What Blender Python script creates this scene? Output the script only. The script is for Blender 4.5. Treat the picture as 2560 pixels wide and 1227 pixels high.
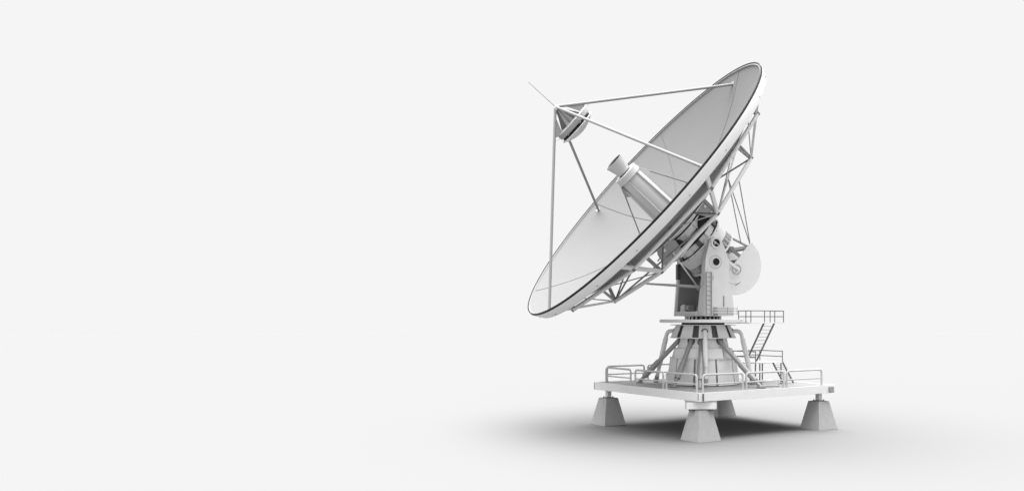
import bpy, math
from mathutils import Vector, Matrix

for _o in list(bpy.data.objects):
    bpy.data.objects.remove(_o, do_unlink=True)
S = bpy.context.scene
COL = S.collection

# ------------------------------------------------------------------ camera
CAM = Vector((-4.688, -62.937, 7.498))
cd = bpy.data.cameras.new('camera')
cd.sensor_fit = 'HORIZONTAL'
cd.sensor_width = 36.0
cd.lens = 2250.0 / 2560.0 * 36.0
cd.shift_x = (1280.0 - 1590.0) / 2560.0
cd.shift_y = (797.0 - 613.5) / 2560.0
cd.clip_start = 0.1
cd.clip_end = 60000.0
cam = bpy.data.objects.new('camera', cd)
cam.location = CAM
cam.rotation_euler = (math.radians(90), 0, 0)
COL.objects.link(cam)
S.camera = cam

# ------------------------------------------------------------------ light: a made-up studio dome, bright overhead
L0 = 0.913            # the plain white wall all round, up to 21 degrees
LM = 0.12             # dome dimmed between wall and overhead glow, to deepen the shadows
L1 = 13.0             # unseen overhead glow, strengthened to darken the ground shadow
LDIR = Vector((-0.08, 0.08, 1.0)).normalized()
C0, C1 = math.cos(math.radians(54)), math.cos(math.radians(11))
FILL = 1.25            # added unseen glow behind the viewer, brightening faces turned to the camera
FDIR = Vector((-0.30, -0.92, 0.25)).normalized()
F0, F1 = math.cos(math.radians(68)), math.cos(math.radians(30))
S0, S1 = math.sin(math.radians(21)), math.sin(math.radians(33))


def smooth(x):
    x = min(1.0, max(0.0, x))
    return x * x * (3 - 2 * x)


def dome(d):
    return L0 + (LM - L0) * smooth((d.z - S0) / (S1 - S0)) + (L1 - LM) * smooth((d.dot(LDIR) - C0) / (C1 - C0)) \
        + FILL * smooth((d.dot(FDIR) - F0) / (F1 - F0))


E = 0.0               # irradiance / pi on level ground in the open
NT, NP = 240, 90
for i in range(NT):
    ct2 = (i + 0.5) / NT                      # cos^2, uniform => cosine weighted
    ct, st = math.sqrt(ct2), math.sqrt(1 - ct2)
    for j in range(NP):
        ph = 2 * math.pi * (j + 0.5) / NP
        E += dome(Vector((st * math.cos(ph), st * math.sin(ph), ct)))
E /= NT * NP
GROUND = L0 / E
print('dome E/pi', E, 'ground albedo', GROUND)

W = bpy.data.worlds.new('World')
S.world = W
W.use_nodes = True
nt = W.node_tree
nt.nodes.clear()
n_out = nt.nodes.new('ShaderNodeOutputWorld')
n_bg = nt.nodes.new('ShaderNodeBackground')
n_tc = nt.nodes.new('ShaderNodeTexCoord')
n_nrm = nt.nodes.new('ShaderNodeVectorMath'); n_nrm.operation = 'NORMALIZE'
nt.links.new(n_tc.outputs['Generated'], n_nrm.inputs[0])


def ramp(sock, a, b, va, vb):
    m = nt.nodes.new('ShaderNodeMapRange'); m.interpolation_type = 'SMOOTHSTEP'
    m.inputs['From Min'].default_value = a; m.inputs['From Max'].default_value = b
    m.inputs['To Min'].default_value = va; m.inputs['To Max'].default_value = vb
    nt.links.new(sock, m.inputs['Value'])
    return m.outputs['Result']


n_dot = nt.nodes.new('ShaderNodeVectorMath'); n_dot.operation = 'DOT_PRODUCT'
n_dot.inputs[1].default_value = LDIR
nt.links.new(n_nrm.outputs[0], n_dot.inputs[0])
n_sep = nt.nodes.new('ShaderNodeSeparateXYZ')
nt.links.new(n_nrm.outputs[0], n_sep.inputs[0])
n_add = nt.nodes.new('ShaderNodeMath'); n_add.operation = 'ADD'
nt.links.new(ramp(n_sep.outputs['Z'], S0, S1, L0, LM), n_add.inputs[0])
nt.links.new(ramp(n_dot.outputs['Value'], C0, C1, 0.0, L1 - LM), n_add.inputs[1])
n_dot2 = nt.nodes.new('ShaderNodeVectorMath'); n_dot2.operation = 'DOT_PRODUCT'
n_dot2.inputs[1].default_value = FDIR
nt.links.new(n_nrm.outputs[0], n_dot2.inputs[0])
n_add2 = nt.nodes.new('ShaderNodeMath'); n_add2.operation = 'ADD'
nt.links.new(n_add.outputs[0], n_add2.inputs[0])
nt.links.new(ramp(n_dot2.outputs['Value'], F0, F1, 0.0, FILL), n_add2.inputs[1])
n_bg.inputs['Color'].default_value = (1, 1, 1, 1)
nt.links.new(n_add2.outputs[0], n_bg.inputs['Strength'])
nt.links.new(n_bg.outputs[0], n_out.inputs[0])

S.view_settings.view_transform = 'Standard'
S.view_settings.look = 'None'
S.view_settings.exposure = 0.0
S.view_settings.gamma = 1.0
S.view_settings.use_curve_mapping = False
S.render.engine = 'CYCLES'
S.cycles.max_bounces = 8
S.cycles.diffuse_bounces = 6


# ------------------------------------------------------------------ materials
def mat(name, val, rough=0.6, spec=0.3, metal=0.0, vary=0.0, scale=3.0, bump=0.0):
    m = bpy.data.materials.new(name)
    m.use_nodes = True
    t = m.node_tree
    b = t.nodes['Principled BSDF']
    b.inputs['Base Color'].default_value = (val, val, val, 1)
    b.inputs['Roughness'].default_value = rough
    b.inputs['Specular IOR Level'].default_value = spec
    b.inputs['Metallic'].default_value = metal
    if vary or bump:
        tc = t.nodes.new('ShaderNodeTexCoord')
        nz = t.nodes.new('ShaderNodeTexNoise')
        nz.inputs['Scale'].default_value = scale
        nz.inputs['Detail'].default_value = 6
        t.links.new(tc.outputs['Object'], nz.inputs['Vector'])
        if vary:
            mr = t.nodes.new('ShaderNodeMapRange')
            mr.inputs['From Min'].default_value = 0.3
            mr.inputs['From Max'].default_value = 0.7
            mr.inputs['To Min'].default_value = val * (1 - vary)
            mr.inputs['To Max'].default_value = val * (1 + vary)
            cb = t.nodes.new('ShaderNodeCombineColor')
            t.links.new(nz.outputs['Fac'], mr.inputs['Value'])
            for k in range(3):
                t.links.new(mr.outputs['Result'], cb.inputs[k])
            t.links.new(cb.outputs[0], b.inputs['Base Color'])
        if bump:
            bp = t.nodes.new('ShaderNodeBump')
            bp.inputs['Strength'].default_value = bump
            bp.inputs['Distance'].default_value = 0.02
            t.links.new(nz.outputs['Fac'], bp.inputs['Height'])
            t.links.new(bp.outputs['Normal'], b.inputs['Normal'])
    return m


def matte(name, val, r0, r1):
    """plain matt floor that thins out into the surround far from the middle"""
    m = bpy.data.materials.new(name)
    m.use_nodes = True
    t = m.node_tree
    t.nodes.clear()
    N, L = t.nodes.new, t.links.new
    d = N('ShaderNodeBsdfDiffuse'); o = N('ShaderNodeOutputMaterial')
    d.inputs['Color'].default_value = (val, val, val, 1)
    tr = N('ShaderNodeBsdfTransparent'); mx = N('ShaderNodeMixShader')
    tc = N('ShaderNodeTexCoord'); ln = N('ShaderNodeVectorMath'); ln.operation = 'LENGTH'
    mr = N('ShaderNodeMapRange'); mr.interpolation_type = 'SMOOTHSTEP'
    mr.inputs['From Min'].default_value = r0; mr.inputs['From Max'].default_value = r1
    L(tc.outputs['Object'], ln.inputs[0]); L(ln.outputs['Value'], mr.inputs['Value'])
    L(mr.outputs['Result'], mx.inputs['Fac'])
    L(d.outputs[0], mx.inputs[1]); L(tr.outputs[0], mx.inputs[2]); L(mx.outputs[0], o.inputs['Surface'])
    return m


M = dict(
    ground=matte('studio_floor', GROUND, 90.0, 900.0),
    paint=mat('white_paint', 0.56, 0.55, 0.25, vary=0.02, scale=1.5),
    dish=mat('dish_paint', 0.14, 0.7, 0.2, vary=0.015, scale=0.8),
    rail=mat('rail_paint', 0.38, 0.45, 0.3),
    leg=mat('leg_paint', 0.23, 0.6, 0.2),
    steel=mat('grey_steel_paint', 0.22, 0.38, 0.5, vary=0.03, scale=4),
    iron=mat('dark_grey_paint', 0.14, 0.45, 0.4),
    dark=mat('dark_steel', 0.06, 0.5, 0.4),
    black=mat('black_rubber_and_gap_shade', 0.012, 0.7, 0.2),
    seam=mat('seam_sealant', 0.12, 0.8, 0.1),
    concrete=mat('cast_concrete', 0.29, 0.9, 0.1, vary=0.05, scale=2.5, bump=0.15),
    deck=mat('deck_paint', 0.20, 0.7, 0.2, vary=0.03, scale=1.2),
)


# ------------------------------------------------------------------ mesh helper
class MB:
    def __init__(self):
        self.v = []; self.f = []

    def add(self, vs, fs):
        b = len(self.v)
        self.v += [Vector(p) for p in vs]
        self.f += [tuple(b + i for i in f) for f in fs]
        return self

    def tube(self, p, q, r, r2=None, n=12, cap=True):
        p, q = Vector(p), Vector(q)
        r2 = r if r2 is None else r2
        d = (q - p).normalized()
        x = d.orthogonal().normalized(); y = d.cross(x)
        vs = []
        for c, rr in ((p, r), (q, r2)):
            for k in range(n):
                a = 2 * math.pi * k / n
                vs.append(c + rr * (math.cos(a) * x + math.sin(a) * y))
        fs = [(k, (k + 1) % n, n + (k + 1) % n, n + k) for k in range(n)]
        if cap:
            fs += [tuple(reversed(range(n))), tuple(range(n, 2 * n))]
        return self.add(vs, fs)

    def path(self, pts, r, n=10, bend=0.0, steps=5, cap=True):
        pts = [Vector(p) for p in pts]
        if bend > 0:
            out = [pts[0]]
            for a, b, c in zip(pts, pts[1:], pts[2:]):
                l1, l2 = (a - b).length, (c - b).length
                k = min(bend, l1 * 0.45, l2 * 0.45)
                s, e = b + (a - b).normalized() * k, b + (c - b).normalized() * k
                for i in range(steps + 1):
                    t = i / steps
                    out.append((1 - t) ** 2 * s + 2 * t * (1 - t) * b + t * t * e)
            out.append(pts[-1])
            pts = out
        vs = []
        ref = None
        for i, p in enumerate(pts):
            d = (pts[min(i + 1, len(pts) - 1)] - pts[max(i - 1, 0)]).normalized()
            if ref is None:
                x = d.orthogonal().normalized()
            else:
                x = (ref - d * ref.dot(d)).normalized()
            ref = x
            y = d.cross(x)
            for k in range(n):
                a = 2 * math.pi * k / n
                vs.append(p + r * (math.cos(a) * x + math.sin(a) * y))
        fs = []
        for i in range(len(pts) - 1):
            for k in range(n):
                fs.append((i * n + k, i * n + (k + 1) % n, (i + 1) * n + (k + 1) % n, (i + 1) * n + k))
        if cap:
            fs += [tuple(reversed(range(n))), tuple(range((len(pts) - 1) * n, len(pts) * n))]
        return self.add(vs, fs)

    def beam(self, p, q, w, h, side, w2=None, h2=None):
        """rectangular bar p->q, w along 'side', h across it"""
        p, q, side = Vector(p), Vector(q), Vector(side)
        d = (q - p).normalized()
        s = (side - d * side.dot(d)).normalized()
        o = d.cross(s)
        w2 = w if w2 is None else w2; h2 = h if h2 is None else h2
        vs = []
        for c, ww, hh in ((p, w, h), (q, w2, h2)):
            for a, b in ((-1, -1), (1, -1), (1, 1), (-1, 1)):
                vs.append(c + s * a * ww / 2 + o * b * hh / 2)
        return self.add(vs, [(3, 2, 1, 0), (4, 5, 6, 7), (0, 1, 5, 4), (1, 2, 6, 5), (2, 3, 7, 6), (3, 0, 4, 7)])

    def prism(self, poly, vec):
        poly = [Vector(p) for p in poly]; vec = Vector(vec)
        n = len(poly)
        vs = poly + [p + vec for p in poly]
        return self.add(vs, [tuple(reversed(range(n))), tuple(range(n, 2 * n))] +
                        [(k, (k + 1) % n, n + (k + 1) % n, n + k) for k in range(n)])

    def loft(self, A, B):
        n = len(A)
        return self.add(list(A) + list(B), [tuple(reversed(range(n))), tuple(range(n, 2 * n))] +
                        [(k, (k + 1) % n, n + (k + 1) % n, n + k) for k in range(n)])

    def lathe(self, o, ax, prof, n=48, closed=False, phase=0.0, cap=False):
        """prof = [(radius, offset along ax)]"""
        o, ax = Vector(o), Vector(ax).normalized()
        x = Vector((1, 0, 0)) if abs(ax.z) > 0.9 else Vector((0, 0, 1))
        x = (x - ax * x.dot(ax)).normalized(); y = ax.cross(x)
        vs = []
        for r, t in prof:
            for k in range(n):
                a = 2 * math.pi * k / n + phase
                vs.append(o + ax * t + r * (math.cos(a) * x + math.sin(a) * y))
        m = len(prof)
        fs = []
        for i in range(m if closed else m - 1):
            j = (i + 1) % m
            for k in range(n):
                fs.append((i * n + k, i * n + (k + 1) % n, j * n + (k + 1) % n, j * n + k))
        if cap:
            fs += [tuple(reversed(range(n))), tuple(range((m - 1) * n, m * n))]
        return self.add(vs, fs)

    def build(self, name, m, parent=None, angle=35, bevel=0.0):
        me = bpy.data.meshes.new(name)
        org = Vector((0, 0, 0))
        p = parent
        while p is not None:
            org += p.location
            p = p.parent
        me.from_pydata([tuple(v - org) for v in self.v], [], self.f)
        me.validate()
        me.materials.append(m)
        import bmesh
        bm = bmesh.new(); bm.from_mesh(me)
        bmesh.ops.recalc_face_normals(bm, faces=bm.faces)
        bm.to_mesh(me); bm.free()
        me.polygons.foreach_set('use_smooth', [True] * len(me.polygons))
        me.set_sharp_from_angle(angle=math.radians(angle))
        o = bpy.data.objects.new(name, me)
        COL.objects.link(o)
        if parent is not None:
            o.parent = parent
        if bevel:
            b = o.modifiers.new('bevel', 'BEVEL')
            b.width = bevel; b.segments = 2; b.limit_method = 'ANGLE'; b.angle_limit = math.radians(40)
        return o


def thing(name, label, cat, loc=(0, 0, 0), group=None):
    o = bpy.data.objects.new(name, None)
    o.empty_display_size = 0.3
    COL.objects.link(o)
    o.location = loc
    o['label'] = label
    o['category'] = cat
    if group:
        o['group'] = group
    return o


V = Vector
UP = V((0, 0, 1))

# ------------------------------------------------------------------ ground
g = MB()
rings = [0, 1500]
n = 64
vs = [V((0, 0, 0))]
for r in rings[1:]:
    vs += [V((r * math.cos(2 * math.pi * k / n), r * math.sin(2 * math.pi * k / n), 0)) for k in range(n)]
fs = [(0, 1 + k, 1 + (k + 1) % n) for k in range(n)]
for i in range(len(rings) - 2):
    b0, b1 = 1 + i * n, 1 + (i + 1) * n
    fs += [(b0 + k, b1 + k, b1 + (k + 1) % n, b0 + (k + 1) % n) for k in range(n)]
g.add(vs, fs)
go = g.build('ground', M['ground'])
go['kind'] = 'structure'

# ------------------------------------------------------------------ deck frame
TH = 0.612
U = V((math.cos(TH), math.sin(TH), 0))
Vv = V((-math.sin(TH), math.cos(TH), 0))
DC = V((0.5855, 0, 0))


def dk(u, v, z):
    return DC + U * u + Vv * v + UP * z


ZT, ZB, B = 3.008, 2.477, 5.96

# footings
lab = {
    (-1, -1): 'concrete footing nearest the viewer, carrying a wide bearing block under the deck corner',
    (-1, 1): 'tapered concrete footing standing alone under the left corner of the deck',
    (1, -1): 'tapered concrete footing under the right corner of the deck, nearest the stairs',
    (1, 1): 'half hidden concrete footing at the rear, showing behind the nearest one',
}
for (i, j), l in lab.items():
    c = dk(5.2 * i, 5.2 * j, 0)
    t = thing('concrete_footing', l, 'footing', c, 'concrete footings under the deck corners')
    b0, b1, hz = 0.907, 0.50, 1.90
    A = [c + U * b0 * a + Vv * b0 * b for a, b in ((-1, -1), (1, -1), (1, 1), (-1, 1))]
    Bq = [c + U * b1 * a + Vv * b1 * b + UP * hz for a, b in ((-1, -1), (1, -1), (1, 1), (-1, 1))]
    MB().loft(A, Bq).build('footing_block', M['concrete'], t, bevel=0.02)
    if (i, j) == (-1, -1):
        d = V((1, 0.06, 0)).normalized()
        bb = MB().beam(c - d * 0.93 + UP * 2.19, c + d * 0.93 + UP * 2.19, 0.46, 0.9, UP)
        bb.build('bearing_block', M['paint'], t, bevel=0.02)
        pb = MB()
        for s in (-1, 1):
            q = c + d * (0.6 * s) + V((0, -0.3, 0))
            pb.tube(q + UP * 1.86, q + UP * 1.97, 0.17, n=14)
        pb.tube(c + UP * 1.85, c + UP * 1.97, 0.42, n=20)
        pb.build('bearing_pad', M['dark'], t)
        MB().beam(c - d * 0.96 + UP * 2.446, c + d * 0.96 + UP * 2.446, 0.055, 0.94, UP).build('shim_plate', M['steel'], t)
    else:
        pb = MB().beam(c + UP * 1.93, c + UP * 2.42, 0.31, 0.31, U)
        pb.build('bearing_post', M['paint'], t)
        pp = MB().beam(c + UP * 1.89, c + UP * 1.95, 0.56, 0.56, U)
        pp.build('base_plate', M['steel'], t)
        MB().beam(c + UP * 2.42, c + UP * 2.474, 0.62, 0.5, U).build('shim_plate', M['dark'], t)
        for a in (-1, 1):
            for b in (-1, 1):
                q = c + U * 0.23 * a + Vv * 0.23 * b
                MB().tube(q + UP * 1.93, q + UP * 2.01, 0.035, n=8).build('anchor_bolt', M['dark'], t)

# ------------------------------------------------------------------ deck
deck = thing('deck_platform', 'square white steel deck on four footings, railed around its edge', 'platform', (DC.x, 0, ZB))
MB().prism([dk(a * (B - 0.14), b * (B - 0.14), ZB + 0.12) for a, b in ((-1, -1), (1, -1), (1, 1), (-1, 1))], UP * (ZT - ZB - 0.16)).build('deck_plate', M['deck'], deck)
h2 = (ZT - ZB)
for a, b in (((-1, -1), (1, -1)), ((1, 1), (-1, 1)), ((1, -1), (1, 1)), ((-1, 1), (-1, -1))):
    p, q = dk(a[0] * B, a[1] * B, 0), dk(b[0] * B, b[1] * B, 0)
    d = (q - p).normalized(); inn = UP.cross(d)
    if abs(d.dot(U)) > 0.9:
        q = q
    else:
        p = p + d * 0.143; q = q - d * 0.143
    m = MB()
    # channel section: web, top and bottom flange
    prof = [(0, 0), (0, h2), (0.14, h2), (0.14, h2 - 0.05), (0.05, h2 - 0.05), (0.05, 0.05), (0.14, 0.05), (0.14, 0)]
    m.prism([p + inn * x + UP * (ZB + z) for x, z in prof], q - p)
    m.build('edge_beam', M['paint'], deck, bevel=0.008)
# joists under the deck
for k in range(-4, 5):
    MB().beam(dk(-B + 0.2, k * 1.25, ZB + 0.06), dk(B - 0.2, k * 1.25, ZB + 0.06), 0.1, 0.1, UP).build('joist', M['paint'], deck)
# corner joint bars and end stub
cb = MB()
fc = dk(-B - 0.012, -B - 0.012, 0)
cb.tube(fc + V((0.28, 0.14, ZB + 0.02)), fc + V((0.28, 0.14, ZT - 0.05)), 0.045, n=10)
cb.build('corner_bar', M['dark'], deck)
MB().beam(dk(B - 0.62, -B - 0.09, ZB + 0.24), dk(B - 0.24, -B - 0.09, ZB + 0.24), 0.42, 0.17, UP).build('corner_stub', M['steel'], deck, bevel=0.03)


def guard(pa, pb, h=1.08, mid=0.5, r=0.066):
    pa, pb = V(pa), V(pb)
    m = MB().path([pa, pa + UP * h, pb + UP * h, pb], r, n=12, bend=0.22, steps=6)
    o = m.build('guard_rail', M['rail'], deck)
    MB().tube(pa + UP * mid, pb + UP * mid, r * 0.72, n=10).build('mid_rail', M['rail'], o)
    for p in (pa, pb):
        MB().tube(p, p + UP * 0.03, r * 1.7, n=14).build('base_flange', M['rail'], o)
    return o


E2 = 5.84
for a, b in ((4.52, 1.48), (0.94, -2.19), (-2.54, -5.62)):
    guard(dk(-E2, a, ZT), dk(-E2, b, ZT))
for a, b in ((-5.55, -2.31), (-2.01, 1.25), (1.54, 4.80)):
    guard(dk(a, -E2, ZT), dk(b, -E2, ZT))
for a, b in ((-4.88, -1.60), (-1.25, 1.9), (2.25, 5.4)):
    guard(dk(a, E2, ZT), dk(b, E2, ZT))

# ------------------------------------------------------------------ pedestal (round tower on the deck)
ped = thing('tower_pedestal', 'conical white tower base on the deck, propped by slanting tubes', 'tower', (0, 0, ZT))
O = V((0, 0, 0))
NF = 10
PH = math.radians(-90 + 18)
MB().lathe(O, UP, [(2.36, ZT + 0.002), (2.12, 4.79)], n=40, cap=True).build('lower_shell', M['steel'], ped)  # darker shell behind the panels paints shaded streaks into their gaps


def staves(z0, r0, z1, r1, name, cnt=10, half=16.4, off=0.0):
    for k in range(cnt):
        a0 = math.radians(-90 + 360 / cnt * k + off)
        hw = math.radians(half)
        A, Bq = [], []
        for z, rr, L in ((z0, r0, A), (z1, r1, Bq)):
            L += [V((rr * math.cos(a0 - hw), rr * math.sin(a0 - hw), z)), V((rr * math.cos(a0 + hw), rr * math.sin(a0 + hw), z)),
                  V(((rr - .16) * math.cos(a0 + hw), (rr - .16) * math.sin(a0 + hw), z)), V(((rr - .16) * math.cos(a0 - hw), (rr - .16) * math.sin(a0 - hw), z))]
        MB().loft(A, Bq).build(name, M['paint'], ped, bevel=0.008)


staves(ZT + 0.004, 2.56, 4.77, 2.30, 'shell_panel')
staves(4.845, 2.24, 5.48, 2.06, 'shell_panel', off=18)
MB().lathe(O, UP, [(2.34, 4.78), (2.34, 4.84)], n=40, cap=True).build('stiffening_ring', M['paint'], ped)
MB().lathe(O, UP, [(2.06, 4.84), (1.90, 5.47)], n=40, cap=True).build('middle_shell', M['steel'], ped)  # again darker than its panels, as painted crease shade
MB().lathe(O, UP, [(1.80, 5.48), (1.66, 6.20)], n=48, cap=True).build('upper_shell', M['paint'], ped)
MB().lathe(O, UP, [(2.30, 6.18), (2.30, 6.235)], n=64, cap=True).build('collar_flange', M['paint'], ped)
MB().lathe(O, UP, [(2.10, 6.24), (1.74, 7.06)], n=40, cap=True).build('collar_core', M['dark'], ped)
for k in range(10):
    a0 = math.radians(-90 + 36 * k)
    hw = math.radians(12.0)
    m = MB()
    A, Bq = [], []
    for z, r in ((6.24, 2.27), (7.06, 1.90)):
        for rr in (r, r - 0.10):
            row = [V((rr * math.cos(a0 + s * hw), rr * math.sin(a0 + s * hw), z)) for s in (-1, 1)]
            (A if z < 6.5 else Bq).append(row)
    lo = [A[0][0], A[0][1], A[1][1], A[1][0]]
    hi = [Bq[0][0], Bq[0][1], Bq[1][1], Bq[1][0]]
    m.loft(lo, hi)
    m.build('collar_panel', M['paint'], ped, bevel=0.008)
MB().lathe(O, UP, [(2.30, 7.065), (2.30, 7.11)], n=64, cap=True).build('upper_flange', M['paint'], ped)
MB().lathe(O, UP, [(1.50, 7.11), (1.50, 7.25)], n=48, cap=True).build('gap_ring', M['black'], ped)
MB().lathe(O, UP, [(3.04, 7.25), (3.04, 7.465), (2.98, 7.47)], n=72, cap=True).build('walkway_disc', M['paint'], ped, bevel=0.01)
MB().lathe(O, UP, [(1.12, 7.47), (1.12, 7.69)], n=40, cap=True).build('bearing_core', M['black'], ped)
for k in range(24):
    a0 = math.radians(15 * k + 4)
    e = V((math.cos(a0), math.sin(a0), 0))
    MB().tube(e * 1.23 + UP * 7.475, e * 1.23 + UP * 7.685, 0.06, n=8).build('bearing_roller', M['paint'], ped)


def brace(top, foot, r0=0.15, r1=0.205):
    top, foot = V(top), V(foot)
    d = (foot - top).normalized()
    L = (foot - top).length
    o = MB().tube(top - d * 0.25, top + d * L * 0.55, r0 * 1.08, n=18).build('brace', M['steel'], ped)
    MB().tube(top + d * L * 0.5, top + d * (L - 0.62), r1, n=18).build('brace_sleeve', M['steel'], o)
    MB().tube(top + d * (L - 0.75), foot + d * 0.02, r0 * 0.8, n=14).build('brace_rod', M['steel'], o)
    MB().lathe(foot - UP * (foot.z - ZT), UP, [(0.34, 0.0), (0.34, 0.05)], n=20, cap=True).build('foot_plate', M['steel'], o)
    # hooded socket in the shell
    hd_ = V((top.x, top.y, 0)).normalized()
    MB().lathe(top - hd_ * 0.22, hd_, [(0.27, 0), (0.27, 0.28), (0.2, 0.28), (0.2, 0.0)], n=24).build('brace_socket', M['dark'], o)


def on_shell(ang, r, z):
    a = math.radians(ang)
    return V((r * math.cos(a), r * math.sin(a), z))


brace(on_shell(186, 1.72, 6.0), (-4.5, 1.0, ZT))
brace(on_shell(-122, 1.72, 5.98), (-2.15, -2.85, ZT))
brace(on_shell(-98, 1.72, 5.93), (-0.55, -4.3, ZT))
brace(on_shell(-53, 1.72, 6.0), (3.55, -3.75, ZT))
brace(on_shell(75, 1.72, 6.0), (1.0, 4.8, ZT))


def pipe(ang, out, foot, z0=6.62, r=0.135):
    a = math.radians(ang)
    e = V((math.cos(a), math.sin(a), 0))
    p0, p1 = e * 1.75 + UP * z0, e * out + UP * (z0 + 0.07)
    foot = V(foot)
    o = MB().path([p0, p1, foot], r, n=16, bend=0.42, steps=8).build('stay_pipe', M['paint'], ped)
    d = (foot - p1).normalized()
    L = (foot - p1).length
    MB().tube(p1 + d * 0.62, p1 + d * L * 0.66, r * 1.28, n=16).build('pipe_sleeve', M['paint'], o)
    MB().tube(foot - d * 0.5, foot, r * 1.2, n=14).build('pipe_foot', M['steel'], o)
    MB().lathe(e * 1.9 + UP * z0, e, [(0.24, 0.0), (0.24, 0.16), (0.17, 0.16)], n=20).build('pipe_socket', M['dark'], o)


pipe(178, 2.48, (-3.25, 1.9, ZT))
pipe(-91, 2.30, (-0.03, -2.95, ZT))
pipe(-4, 2.62, (3.4, -0.7, ZT))
pipe(92, 2.62, (0.2, 3.6, ZT))

# ------------------------------------------------------------------ access stairs
st = thing('access_stairs', 'white two flight metal stair tower with landing and railed balcony', 'staircase', dk(4.2, -1.9, ZT))
ZL, ZBAL = 4.45, 7.27


def flight(u0, u1, va, za, vb, zb, nst):
    for u in (u0, u1):
        MB().beam(dk(u, va, za), dk(u, vb, zb), 0.05, 0.13, U).build('stringer', M['iron'], st)
    for k in range(1, nst):
        t = k / nst
        v, z = va + (vb - va) * t, za + (zb - za) * t
        MB().beam(dk(u0, v, z), dk(u1, v, z), 0.16, 0.028, Vv).build('tread', M['steel'], st)


flight(4.0, 4.95, -3.05, ZT, -1.98, ZL - 0.03, 9)
flight(3.2, 4.2, -0.05, ZL, -1.92, ZBAL - 0.03, 11)


def slab(u0, u1, v0, v1, z, t, name):
    MB().prism([dk(u0, v0, z - t), dk(u1, v0, z - t), dk(u1, v1, z - t), dk(u0, v1, z - t)], UP * t).build(name, M['paint'], st)


slab(2.35, 5.0, -1.95, 0.45, ZL, 0.07, 'landing_floor')
slab(0.65, 3.78, -3.35, -1.93, ZBAL, 0.075, 'balcony_floor')
slab(0.5, 0.64, -3.35, -0.6, ZBAL - 0.003, 0.06, 'balcony_floor')


def rail(pts, h, name, nmid=1, r=0.026, posts=None):
    pts = [V(p) for p in pts]
    m = MB()
    for k in range(nmid + 1):
        z = h * (nmid + 1 - k) / (nmid + 1)
        for a, b in zip(pts, pts[1:]):
            m.beam(a + UP * z, b + UP * z, 0.06, 0.06, UP)
    o = m.build(name, M['iron'], st)
    for p in (posts or pts):
        p = V(p)
        MB().beam(p, p + UP * (h + 0.024), 0.046, 0.046, U).build('rail_post', M['iron'], o)


rail([dk(4.97, -1.93, ZL), dk(4.97, 0.42, ZL), dk(2.39, 0.42, ZL), dk(2.39, -1.92, ZL)], 0.76, 'landing_rail',
     posts=[dk(4.97, -1.93, ZL), dk(4.97, 0.42, ZL), dk(3.6, 0.42, ZL), dk(2.39, 0.42, ZL), dk(2.39, -1.92, ZL)])
rail([dk(0.70, -2.05, ZBAL), dk(0.70, -3.30, ZBAL), dk(3.73, -3.30, ZBAL), dk(3.73, -1.97, ZBAL)], 0.78, 'balcony_rail',
     posts=[dk(0.70, -2.05, ZBAL), dk(0.70, -2.8, ZBAL), dk(0.70, -3.30, ZBAL), dk(1.95, -3.30, ZBAL), dk(2.9, -3.30, ZBAL), dk(3.73, -3.30, ZBAL), dk(3.73, -1.97, ZBAL)])
for u, v in ((2.45, -1.85), (3.1, -1.85), (4.9, -1.85), (2.45, 0.35), (4.9, 0.35)):
    MB().beam(dk(u, v, ZT), dk(u, v, ZL - 0.072), 0.07, 0.07, U).build('landing_post', M['iron'], st)
# low stack of slats on the deck by the stairs
vb = thing('slat_stack', 'low white stack of slats on the deck in front of the stair landing', 'step', (4.3, -2.4, ZT))
for k in range(4):
    MB().beam((3.75, -2.65 + 0.16 * k, ZT + 0.06 + k * 0.1), (4.95, -2.65 + 0.16 * k, ZT + 0.06 + k * 0.1), 0.035, 0.14, UP).build('slat', M['paint'], vb)
for x in (3.8, 4.9):
    MB().prism([V((x - .02, -2.72, ZT + .003)), V((x - .02, -2.1, ZT + .003)), V((x - .02, -2.1, ZT + .335)), V((x - .02, -2.2, ZT + .335))], V((.04, 0, 0))).build('side_board', M['steel'], vb)

# ------------------------------------------------------------------ dish frame
AX = V((-0.7215048, -0.26137531, 0.64118154))
HN = V((0.34060331, -0.9402071, 0.0))        # near side
DU = V((0.60284343, 0.21838855, 0.76738923))
CC = V((-4.46969743, -1.61921106, 16.41316721))
R = 11.2827
D0 = 3.3
HD = V((-0.9402071, -0.34060331, 0.0))       # level direction the dish faces


def dp(t, u, n=0.0):
    return CC + AX * t + DU * u + HN * n


def pol(ang, r, t):
    a = math.radians(ang)
    return dp(t, r * math.sin(a), r * math.cos(a))


def zpar(r):
    return -D0 * (1 - (r / R) ** 2)


# ------------------------------------------------------------------ yoke tower
yoke = thing('yoke_tower', 'white twin plate yoke turning on the pedestal, with ladder', 'tower', (0, 0, 7.69))


def yp(x, z, n):
    return HD * x + HN * n + UP * z


Z0 = 7.70
arc = [(0.17 + 0.46 * math.cos(math.radians(a)), 12.62 + 0.46 * math.sin(math.radians(a))) for a in range(170, 9, -10)]
# rear edge upwards, over the round top, down the front
outline = [(-1.16, Z0), (-1.16, 8.3), (-1.08, 9.0), (-0.83, 9.9), (-0.79, 11.45), (-0.48, 12.3)] + arc + \
          [(0.80, 12.1), (0.93, 11.6), (0.97, 11.2), (0.98, 10.5), (0.99, Z0)]


def nin(z, s=1):
    if s < 0:
        return 2.12
    return 1.95 - 0.5 * smooth((11.2 - z) / 3.4)


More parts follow.
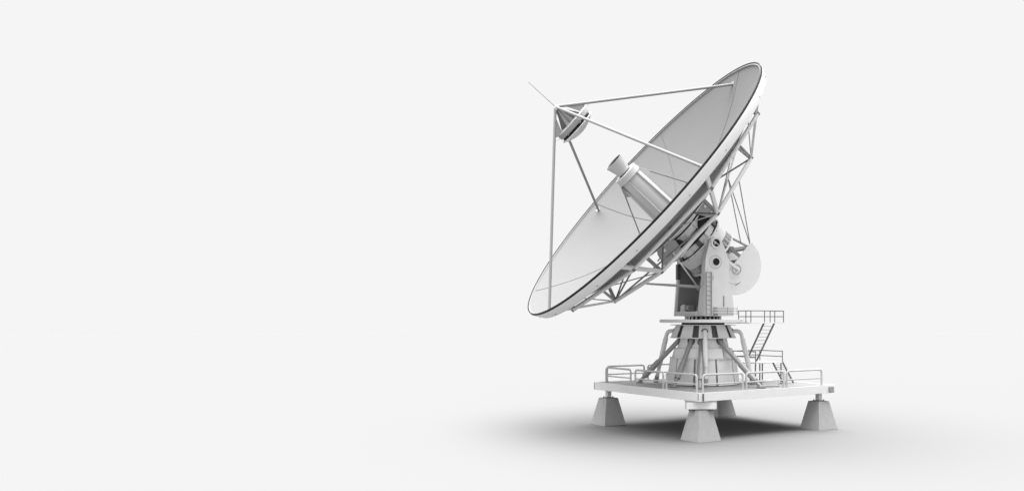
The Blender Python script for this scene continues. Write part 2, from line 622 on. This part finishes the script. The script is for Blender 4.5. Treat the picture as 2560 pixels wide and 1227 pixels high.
for s in (1, -1):
    fr = 0.02 if s > 0 else 0.20
    outer = [yp(x + (fr * smooth((10.2 - z) / 2.4) if x > 0.5 else 0), z, 2.5 * s) for x, z in outline]
    inner = [yp(x + ((fr + 0.10) * smooth((10.2 - z) / 2.4) if x > 0.5 else 0), z, nin(z, s) * s) for x, z in outline]
    pl = MB().loft(outer, inner).build('side_plate', M['paint'], yoke, bevel=0.02)
    o = yp(0.17, 12.61, 2.5 * s)
    ax = HN * s
    MB().lathe(o, ax, [(0.26, 0.002), (0.26, 0.1), (0.38, 0.1), (0.41, 0.06), (0.41, 0.002)], n=40).build('bearing_ring', M['paint'], pl)
    MB().lathe(o, ax, [(0.0005, 0.004), (0.265, 0.004)], n=32).build('bearing_bore', M['black'], pl)
    MB().beam(o + ax * 0.03 + HD * 0.20 + UP * 0.12, o + ax * 0.03 - HD * 0.19 - UP * 0.13, 0.05, 0.05, ax).build('bore_bar', M['paint'], pl)
    MB().beam(o + ax * 0.035 + HD * 0.02 + UP * 0.1, o + ax * 0.035 + HD * 0.12 - UP * 0.1, 0.04, 0.05, ax).build('bore_bar', M['paint'], pl)
    o2 = yp(0.17, 11.34, 2.5 * s)
    MB().lathe(o2, ax, [(0.0005, 0.006), (0.25, 0.006)], n=32).build('port_hole', M['black'], pl)
    MB().lathe(o2, ax, [(0.25, 0.002), (0.25, 0.05), (0.30, 0.05), (0.30, 0.002)], n=40).build('port_ring', M['paint'], pl)
    MB().lathe(o2 + UP * -.02 + HD * .04, ax, [(0.45, 0.0), (0.45, 0.014), (0.425, 0.014), (0.425, 0.0)], n=48).build('port_ring', M['steel'], pl)
    MB().tube(yp(0.17, 12.61, 2.46 * s), yp(0.17, 12.61, 1.5 * s), 0.40, n=28).build('axle', M['paint'], pl)
MB().prism([yp(-1.15, Z0, -2.45), yp(1.20, Z0, -2.45), yp(1.20, Z0, 1.44), yp(-1.15, Z0, 1.44)], UP * 0.32).build('base_box', M['paint'], yoke, bevel=0.015)
MB().prism([yp(-0.75, Z0 + .32, -1.9), yp(-0.70, Z0 + .32, -1.9), yp(-0.70, Z0 + .32, 1.4), yp(-0.75, Z0 + .32, 1.4)], UP * 3.0).build('rear_shade_plate', M['steel'], yoke)  # unseen plate, added to close the fork's back and darken its inside
MB().lathe(O, UP, [(1.30, 7.66), (1.30, 7.698)], n=48, cap=True).build('turning_ring', M['paint'], yoke)
MB().prism([yp(-0.7, 9.9, -2.11), yp(0.88, 9.9, -2.11), yp(0.88, 11.7, -2.11), yp(-0.7, 11.7, -2.11)], HN * 0.05).build('shade_panel', M['iron'], yoke)  # dark panel painted in for the shade on the far plate's upper inside
MB().prism([yp(-0.95, 8.03, -2.11), yp(1.08, 8.03, -2.11), yp(0.92, 9.88, -2.11), yp(-0.75, 9.88, -2.11)], HN * 0.04).build('shade_panel', M['steel'], yoke)  # mid-grey panel carrying the same painted shade, lighter toward the foot
MB().prism([yp(0.9, 10.3, -2.3), yp(1.12, 10.3, -2.3), yp(1.12, 11.4, -2.3), yp(0.9, 11.4, -2.3)], HN * 0.38).build('brake_box', M['dark'], yoke, bevel=0.02)
# drive motors inside the fork
MB().tube(yp(0.75, 8.26, -1.25), yp(0.75, 8.26, -0.35), 0.24, n=20).build('drive_motor', M['steel'], yoke)
MB().lathe(yp(0.95, 8.02, -1.2), UP, [(0.24, 0), (0.24, .35), (0.12, .5), (0.0005, .5)], n=20).build('motor_cap', M['paint'], yoke)
MB().beam(yp(0.5, 8.2, 0.5), yp(0.5, 8.2, 1.1), 0.36, 0.5, UP).build('gear_box', M['dark'], yoke)
# ladder on the near plate
lad = MB()
for x in (0.93, 0.55):
    lad.beam(yp(x, Z0 + 0.03, 2.60), yp(x, 10.64, 2.60), 0.06, 0.06, HD)
lo = lad.build('ladder', M['steel'], yoke)
for k in range(10):
    z = 7.82 + k * 0.31
    MB().beam(yp(0.93, z, 2.60), yp(0.55, z, 2.60), 0.04, 0.04, UP).build('rung', M['steel'], lo)
for k in range(3):
    for x in (0.93, 0.55):
        MB().tube(yp(x, 8.1 + k * 1.15, 2.50), yp(x, 8.1 + k * 1.15, 2.58), 0.03, n=8).build('ladder_bracket', M['paint'], lo)
# hand rails on the foot of the plate
hr = MB()
for z in (7.85, 8.03, 8.2):
    hr.beam(yp(0.42, z, 2.64), yp(-1.34, z, 2.64), 0.035, 0.035, UP)
for x in (0.42, -0.62, -1.34):
    hr.beam(yp(x, 7.8, 2.64), yp(x, 8.28, 2.64), 0.03, 0.03, HD)
hr.beam(yp(-1.34, 7.85, 2.64), yp(-1.34, 7.85, 2.2), 0.03, 0.03, UP)
hr.beam(yp(-1.34, 8.2, 2.64), yp(-1.34, 8.2, 2.2), 0.03, 0.03, UP)
hr.build('hand_rail', M['leg'], yoke)
MB().beam(yp(0.38, 7.80, 2.53), yp(0.06, 7.80, 2.53), 0.09, 0.05, UP).build('name_plate', M['dark'], yoke)
MB().beam(yp(0.38, 8.26, 2.53), yp(0.08, 8.26, 2.53), 0.05, 0.05, UP).build('cable_clip', M['steel'], yoke)
MB().beam(yp(0.38, 8.06, 2.53), yp(0.08, 8.06, 2.53), 0.05, 0.05, UP).build('cable_clip', M['steel'], yoke)
MB().beam(yp(-0.40, 8.32, 2.53), yp(-0.40, 9.05, 2.53), 0.06, 0.06, HD).build('cable_duct', M['steel'], yoke)
MB().beam(yp(0.38, 10.1, 2.515), yp(0.38, 10.42, 2.515), 0.025, 0.025, HD).build('grab_bar', M['steel'], yoke)

# ------------------------------------------------------------------ the dish antenna
dish = thing('dish_antenna', 'huge white parabolic dish tilted to the sky, with feed legs and back truss', 'antenna', tuple(yp(0.17, 12.61, 0)))
# reflector shell
prof = []
NR = 26
for k in range(NR + 1):
    r = 0.02 + (R - 0.16 - 0.02) * k / NR
    prof.append((r, zpar(r)))
for k in range(NR, -1, -1):
    r = 0.02 + (R - 0.16 - 0.02) * k / NR
    prof.append((r, zpar(r) - 0.14))
refl = MB().lathe(CC, AX, prof, n=144).build('reflector', M['dish'], dish, angle=50)
MB().lathe(CC, AX, [(R - 0.17, -0.20), (R - 0.17, 0.02), (R - 0.065, 0.03), (R - 0.065, -0.20)], n=160, closed=True).build('rim_lip', M['leg'], refl, angle=40)
MB().lathe(CC, AX, [(R - 0.062, -0.10), (R - 0.062, 0.09), (R - 0.005, 0.08), (R - 0.005, -0.10)], n=160, closed=True).build('rim_gasket', M['black'], refl, angle=40)
MB().lathe(CC, AX, [(R - 0.0, -0.045), (R + 0.012, -0.045), (R + 0.012, -0.08), (R - 0.30, -0.68), (R - 0.38, -0.68), (R - 0.16, -0.2)], n=160, closed=True).build('rim_skirt', M['paint'], refl, angle=30)
for ang, r1 in ((86, 11.08), (138, 11.08), (177.5, 11.08), (-127, 11.08), (42, 11.08), (-3, 11.08), (-42, 11.08)):
    pts = []
    for k in range(24):
        r = 1.2 + (r1 - 1.2) * k / 23
        pts.append(pol(ang, r, zpar(r) + 0.004))
    MB().path(pts, 0.028, n=6).build('panel_seam', M['seam'], refl)

# feed tower
UO = 0.10


def fp(t, u, n=0.0):
    return dp(t, u + UO, n)


FO = fp(0, 0)
ft = MB().lathe(FO, AX, [(0.86, -3.2), (0.80, 0.98)], n=40, cap=True).build('feed_tower', M['rail'], dish)
MB().lathe(FO, AX, [(0.93, 0.98), (0.93, 1.08), (0.89, 1.08), (0.89, 1.42), (0.10, 1.45)], n=44, cap=True).build('collar', M['rail'], ft)
for k in range(6):
    a = math.radians(60 * k + 22)
    e = DU * math.sin(a) + HN * math.cos(a)
    s = AX.cross(e)
    MB().prism([FO + AX * 0.97 + e * 0.76 - s * 0.03, FO + AX * 0.97 + e * 0.92 - s * 0.03, FO + AX * -2.9 + e * 1.08 - s * 0.03, FO - AX * 3.1 + e * 0.8 - s * 0.03], s * 0.06).build('tower_fin', M['rail'], ft)
for (sg, u, n) in ((1, 3.6, -2.26), (-1, -1.05, -4.1)):
    e = DU * sg
    end = CC + DU * u + HN * n
    end += AX * (zpar((end - CC).length) - 0.02)
    beg = FO + AX * 0.95 + e * 0.92
    MB().tube(beg, end, 0.05, n=8).build('tower_stay', M['steel'], ft)
    d = (end - beg).normalized()
    q = (e - d * e.dot(d)).cross(d).normalized() * 0.03
    MB().prism([FO + AX * 0.97 + e * 0.8 - q, FO + AX * 0.97 + e * 0.98 - q, beg + d * 1.1 + e * .03 - q, FO - AX * 0.1 + e * 0.8 - q], q * 2).build('stay_gusset', M['leg'], ft)
hn = MB().lathe(FO, AX, [(0.45, 1.45), (0.54, 1.8), (0.71, 2.50), (0.675, 2.50), (0.67, 2.46)], n=40).build('feed_horn', M['rail'], dish)
MB().lathe(FO, AX, [(0.672, 2.47), (0.48, 1.75), (0.02, 1.6)], n=40).build('horn_throat', M['dark'], hn)
MB().lathe(FO, AX, [(0.50, 1.43), (0.50, 1.50)], n=36, cap=True).build('horn_seal', M['dark'], ft)

# quadripod
AP = fp(7.72, 0)
for ang in (90, 0, -90, 180):
    a = math.radians(ang)
    e = DU * math.sin(a) + HN * math.cos(a)
    s = AX.cross(e)
    foot = pol(ang, 10.42, zpar(10.42) - 0.02)
    d = (foot - AP).normalized()
    L = (foot - AP).length
    st_ = AP + d * 0.1 + e * 0.05
    leg = MB()
    leg.tube(st_, foot, 0.095, n=16)
    lo = leg.build('feed_leg', M['leg'], dish)
    # shallow web gusset from the leg to the backing plate
    MB().prism([AP + d * 0.2 - s * 0.025, AP + d * 2.05 - s * 0.025, FO + AX * 6.3 + e * 1.25 - s * 0.025, FO + AX * 6.3 + e * 1.0 - s * 0.025, AP + d * 0.9 - e * .12 - s * 0.025], s * 0.05).build('leg_web', M['leg'], lo) if ang in (90, -90) else None
    MB().beam(AP + d * 2.3, FO + AX * 6.12 + e * 1.28, 0.05, 0.05, s).build('leg_stay', M['paint'], lo)
    MB().beam(foot - d * 0.02, foot + d * 0.05, 0.36, 0.36, s).build('leg_foot', M['paint'], lo)

# subreflector
pr = []
for k in range(13):
    r = 0.01 + 1.36 * k / 12
    pr.append((r, 5.36 + 0.42 * (r / 1.37) ** 2))
pr += [(1.37, 5.83), (1.30, 5.83)] + [(1.30 - 1.28 * k / 8, 5.83 - 0.05 * k / 8) for k in range(1, 9)]
sub = MB().lathe(FO, AX, pr, n=64).build('subreflector', M['paint'], dish)
MB().lathe(FO, AX, [(0.8, 5.76), (1.22, 5.80), (1.22, 5.93), (0.8, 5.93)], n=48, closed=True).build('sub_gap_shade', M['black'], sub)  # black ring drawn in for the shaded gap behind the subreflector
MB().lathe(FO, AX, [(0.02, 6.0), (1.28, 6.0), (1.32, 6.05), (1.32, 6.34), (1.22, 6.38), (0.02, 6.38)], n=56).build('backing_plate', M['leg'], sub)
for k in range(6):
    a = math.radians(60 * k)
    e = DU * math.sin(a) + HN * math.cos(a)
    MB().tube(FO + AX * 5.8 + e * 1.1, FO + AX * 6.02 + e * 1.1, 0.07, n=10).build('actuator', M['paint'], sub)
for ang in (45, 135, 225, 315):
    a = math.radians(ang)
    e = DU * math.sin(a) + HN * math.cos(a)
    s = AX.cross(e)
    MB().prism([FO + AX * 6.375 + e * 0.2 - s * 0.03, FO + AX * 6.375 + e * 0.95 - s * 0.03, AP + AX * -0.12 + e * 0.08 - s * 0.03, AP + AX * -0.2 - e * 0.02 - s * 0.03], s * 0.06).build('sub_bracket', M['iron'], sub)
MB().lathe(FO, AX, [(0.34, 6.38), (0.08, 7.62)], n=24, cap=True).build('sub_mount', M['iron'], sub)
MB().lathe(FO, AX, [(0.18, 7.55), (0.18, 7.78)], n=16, cap=True).build('apex_cap', M['paint'], sub)
MB().tube(fp(7.75, 0), fp(10.08, -0.04), 0.028, 0.018, n=8).build('lightning_rod', M['steel'], dish)

# back truss -------------------------------------------------------------
A0 = -1.5
angs = [-2.0, 43.0, 88.0, 134.0, 180.0, -132.0, -86.0, -42.5]
outer = [pol(a, 9.5, -1.6) for a in angs]
inner = [pol(a, 7.15, -3.5) for a in angs]
for k in range(8):
    k2 = (k + 1) % 8
    MB().tube(outer[k], outer[k2], 0.135, n=14).build('outer_ring_tube', M['paint'], dish)
    MB().tube(inner[k], inner[k2], 0.135, n=14).build('inner_ring_tube', M['paint'], dish)
    rim = pol(angs[k], 10.6, -0.55)
    a = math.radians(angs[k])
    e = DU * math.sin(a) + HN * math.cos(a)
    s = AX.cross(e)
    MB().beam(rim, inner[k], 0.27, 0.16, s, 0.23, 0.15).build('rim_strut', M['paint'], dish)
    MB().beam(outer[k], pol(angs[k], 9.5, zpar(9.5) - 0.12), 0.2, 0.2, s).build('mount_block', M['steel'], dish)
    MB().beam(pol(angs[k], 7.2, zpar(7.2) - 0.12), inner[k], 0.2, 0.14, s).build('axial_strut', M['steel'], dish)
    MB().tube(pol(angs[k] + 22.5, 9.0, zpar(9.0) - 0.1), inner[k], 0.034, n=8).build('truss_stay', M['steel'], dish)
    MB().tube(pol(angs[k] - 22.5, 9.0, zpar(9.0) - 0.1), inner[k], 0.034, n=8).build('truss_stay', M['steel'], dish)
    MB().tube(inner[k], pol(angs[k], 3.4, -2.95), 0.06, n=8).build('radial_tube', M['steel'], dish)
    MB().lathe(inner[k], AX, [(0.15, -0.08), (0.15, 0.08)], n=14, cap=True).build('truss_node', M['dark'], dish)
    MB().lathe(outer[k], AX, [(0.15, -0.10), (0.15, 0.10)], n=14, cap=True).build('truss_node', M['iron'], dish)
    # short bolts seen on the skirt
    for da in (-9, 9):
        q0, q1 = pol(angs[k] + da, 10.93, -0.56), pol(angs[k] + da, 11.11, -0.50)
        MB().tube(q0, q1, 0.03, n=6).build('skirt_bolt', M['dark'], dish)
for a, b in ((0, 2), (2, 4), (4, 6), (6, 0)):
    MB().tube(inner[a] + (inner[b] - inner[a]).normalized() * 0.1, inner[b], 0.06, n=8).build('cross_tube', M['steel'], dish)

# hub drum on the axis
hub = MB().lathe(FO, AX, [(1.80, -3.42), (1.80, -5.62)], n=56, cap=True).build('hub_drum', M['paint'], dish)
MB().lathe(FO, AX, [(1.92, -5.64), (1.86, -6.46), (1.7, -6.52)], n=56, cap=True).build('drum_shell', M['paint'], hub)
MB().lathe(FO, AX, [(1.55, -6.50), (1.55, -7.04)], n=56, cap=True).build('rib_core', M['dark'], hub)
MB().lathe(FO, AX, [(4.6, -2.96), (4.3, -3.08), (2.35, -3.64), (1.8, -3.64)], n=56).build('hub_skirt', M['paint'], hub)
MB().lathe(FO, AX, [(1.8, -3.70), (2.08, -3.70), (2.08, -3.80), (1.8, -3.80)], n=64).build('hub_flange', M['paint'], hub)
MB().lathe(FO, AX, [(1.8, -3.94), (2.04, -3.94), (2.04, -4.02), (1.8, -4.02)], n=64).build('hub_flange', M['paint'], hub)
MB().lathe(FO, AX, [(1.8, -4.46), (1.97, -4.46), (1.97, -5.04), (1.8, -5.04)], n=64).build('drum_gap_shade', M['black'], hub)  # black band drawn over the drum as the shade of its gap
MB().lathe(FO, AX, [(1.8, -5.55), (2.02, -5.55), (2.02, -5.63), (1.8, -5.63)], n=64).build('hub_flange', M['paint'], hub)
MB().lathe(FO, AX, [(1.55, -6.98), (1.95, -6.98), (1.95, -7.08), (1.2, -7.08)], n=64).build('hub_flange', M['paint'], hub)
for k in range(14):
    a = 2 * math.pi * k / 14
    e = DU * math.sin(a) + HN * math.cos(a)
    s = AX.cross(e)
    MB().prism([FO + e * 1.79 - AX * 4.03 - s * .02, FO + e * 1.95 - AX * 4.03 - s * .02, FO + e * 1.95 - AX * 4.45 - s * .02, FO + e * 1.79 - AX * 4.45 - s * .02], s * .04).build('hub_rib', M['paint'], hub)
for k in range(28):
    a = 2 * math.pi * (k + .5) / 28
    e = DU * math.sin(a) + HN * math.cos(a)
    s = AX.cross(e)
    MB().prism([FO + e * 1.54 - AX * 6.53 - s * .02, FO + e * 1.86 - AX * 6.53 - s * .02, FO + e * 1.86 - AX * 6.97 - s * .02, FO + e * 1.54 - AX * 6.97 - s * .02], s * .05).build('cooling_rib', M['paint'], hub)
MB().lathe(FO, AX, [(1.8, -3.81), (1.9, -3.81), (1.9, -3.93), (1.8, -3.93)], n=64).build('drum_gap_shade', M['black'], hub)  # black ring as painted gap shade between the two flanges
MB().lathe(FO, AX, [(1.8, -5.50), (1.93, -5.50), (1.93, -5.545), (1.8, -5.545)], n=64).build('drum_gap_shade', M['black'], hub)  # thin black ring, gap shade drawn beside the flange
for k in range(12):
    a = 2 * math.pi * (k + .3) / 12
    e = DU * math.sin(a) + HN * math.cos(a)
    s = AX.cross(e)
    MB().beam(FO + e * 1.84 - AX * 5.06, FO + e * 1.84 - AX * 5.48, 0.34 if k % 2 else 0.5, 0.22, s).build('drive_box', M['dark'] if k % 2 else M['paint'], hub, bevel=0.02)
for k in range(20):
    a = 2 * math.pi * (k + .5) / 20
    e = DU * math.sin(a) + HN * math.cos(a)
    MB().tube(FO + e * 1.94 - AX * 5.64, FO + e * 1.94 - AX * 5.70, 0.045, n=8).build('hub_bolt', M['steel'], hub)
# gusset plates carrying the drum
for s in (1, -1):
    gu = MB().prism([dp(t, u, 2.2 * s) for t, u in ((-3.3, 1.2), (-3.5, 1.55), (-3.8, 1.8), (-4.3, 1.9), (-4.85, 1.8), (-4.6, 1.15), (-3.9, 0.75))], HN * (-0.10 * s)).build('gusset_plate', M['steel'], hub)
    MB().tube(dp(-3.85, 1.45, 2.2 * s), dp(-3.85, 1.45, 2.27 * s), 0.09, n=14).build('gusset_bolt', M['paint'], gu)
    MB().tube(dp(-4.45, 1.45, 2.2 * s), dp(-4.45, 1.45, 2.27 * s), 0.06, n=14).build('gusset_bolt', M['paint'], gu)
    if s > 0:
        gl = MB().prism([dp(t, u, 2.2 * s) for t, u in ((-3.1, -2.2), (-3.05, -2.95), (-3.4, -3.25), (-4.2, -3.5), (-4.75, -2.6), (-4.6, -1.9), (-3.7, -1.7))], HN * (-0.10 * s)).build('gusset_plate', M['steel'], hub)
        MB().tube(dp(-3.55, -2.75, 2.2 * s), dp(-3.55, -2.75, 2.27 * s), 0.11, n=14).build('gusset_bolt', M['paint'], gl)
    if s > 0:
        MB().prism([dp(t, u, 1.93) for t, u in ((-3.86, 0.95), (-4.15, 1.5), (-4.72, 1.6), (-4.72, 0.65), (-4.46, 0.2))], HN * -0.3).build('slot_shade', M['black'], hub)  # black sheet behind the gusset, standing in for the slot's shade
        MB().prism([dp(t, u, 1.93) for t, u in ((-4.0, -1.35), (-3.6, -1.75), (-3.9, -2.3), (-4.62, -2.1), (-4.6, -1.2))], HN * -0.3).build('slot_shade', M['black'], hub)  # same painted-in slot shade at the lower gusset
    # clamp tube along the drum
    MB().tube(dp(-4.75, -2.3, 2.1 * s), dp(-4.75, 1.6, 2.1 * s), 0.055, n=8).build('clamp_tube', M['paint'], hub)
    # trunnion housing round the axle
    MB().lathe(yp(0.17, 12.61, 1.93 * s), HN * -s, [(0.52, 0), (0.62, 0.1), (0.62, 0.4), (0.5, 0.7)], n=36, cap=True).build('trunnion', M['paint'], hub)

# counterweights: half discs behind the drum
for s in (1, -1):
    poly = []
    for k in range(41):
        a = math.radians(90 + 180 * k / 40)
        poly.append(dp(-8.18 + 2.08 * math.cos(a), 0.08 + 2.08 * math.sin(a), 1.72 * s))
    cw = MB().prism(poly, HN * (-0.22 * s)).build('counterweight', M['paint'], dish, bevel=0.015)
    o = dp(-8.52, -0.06, 1.72 * s)
    MB().lathe(o, HN * s, [(0.30, 0.002), (0.30, 0.04), (0.34, 0.04), (0.34, 0.002)], n=36).build('pivot_ring', M['steel'], cw)
    MB().tube(o, o + HN * (0.14 * s), 0.10, n=14).build('pivot_pin', M['paint'], cw)
    arcm = MB()
    pa = [dp(-8.25 + 1.22 * math.cos(math.radians(a)), 0.08 + 1.22 * math.sin(math.radians(a)), 1.74 * s) for a in range(215, 271, 5)]
    arcm.path(pa, 0.025, n=8)
    arcm.build('guide_arc', M['paint'], cw)
    MB().tube(dp(-9.15, -0.95, 1.73 * s), dp(-9.3, -0.55, 1.73 * s), 0.03, n=6).build('lift_lug', M['steel'], cw)
    MB().beam(dp(-7.0, -0.25, 2.02 * s), dp(-8.62, -0.02, 1.98 * s), 0.2, 0.1, DU).build('counterweight_arm', M['paint'], dish)
    MB().beam(dp(-6.9, 1.5, 1.2 * s), dp(-8.4, 1.85, 1.5 * s), 0.12, 0.12, DU).build('counterweight_arm', M['steel'], dish)
    MB().beam(dp(-6.9, 0.9, 1.2 * s), dp(-8.3, 0.9, 1.5 * s), 0.2, 0.12, DU).build('counterweight_arm', M['iron'], dish)
    MB().beam(dp(-6.9, -1.2, 1.2 * s), dp(-8.3, -1.4, 1.5 * s), 0.2, 0.12, DU).build('counterweight_arm', M['iron'], dish)
    MB().beam(dp(-8.2, 1.75, 1.45 * s), dp(-7.2, 0.6, 1.2 * s), 0.12, 0.12, DU).build('counterweight_arm', M['steel'], dish)
MB().tube(dp(-8.35, 1.7, -1.5), dp(-8.35, 1.7, 1.5), 0.09, n=12).build('spacer_tube', M['steel'], dish)
MB().tube(dp(-8.35, 0.6, -1.5), dp(-8.35, 0.6, 1.5), 0.12, n=12).build('spacer_tube', M['steel'], dish)
MB().tube(dp(-8.35, -1.4, -1.5), dp(-8.35, -1.4, 1.5), 0.09, n=12).build('spacer_tube', M['steel'], dish)
MB().beam(dp(-7.5, 0.9, -1.3), dp(-7.5, 0.9, 1.3), 0.5, 0.12, DU).build('spacer_plate', M['steel'], dish)
# stays from the truss to the counterweight
nA = inner[0] + (inner[2] - inner[0]) * 0.5
MB().tube(nA, dp(-8.20, 2.02, 1.6), 0.036, n=8).build('counterweight_stay', M['steel'], dish)
MB().tube(nA, dp(-7.75, 1.68, 1.35), 0.036, n=8).build('counterweight_stay', M['steel'], dish)
MB().tube(inner[0] + (inner[1] - inner[0]) * 0.62, dp(-8.20, 2.02, 1.62), 0.036, n=8).build('counterweight_stay', M['steel'], dish)
# elevation jacks
MB().tube(inner[7] + (inner[6] - inner[7]) * 0.39, yp(0.95, 9.66, 1.75), 0.055, 0.12, n=12).build('elevation_jack', M['steel'], dish)
MB().tube(pol(-45, 3.6, -3.9), yp(0.7, 9.75, 0.6), 0.05, n=10).build('elevation_jack', M['paint'], dish)
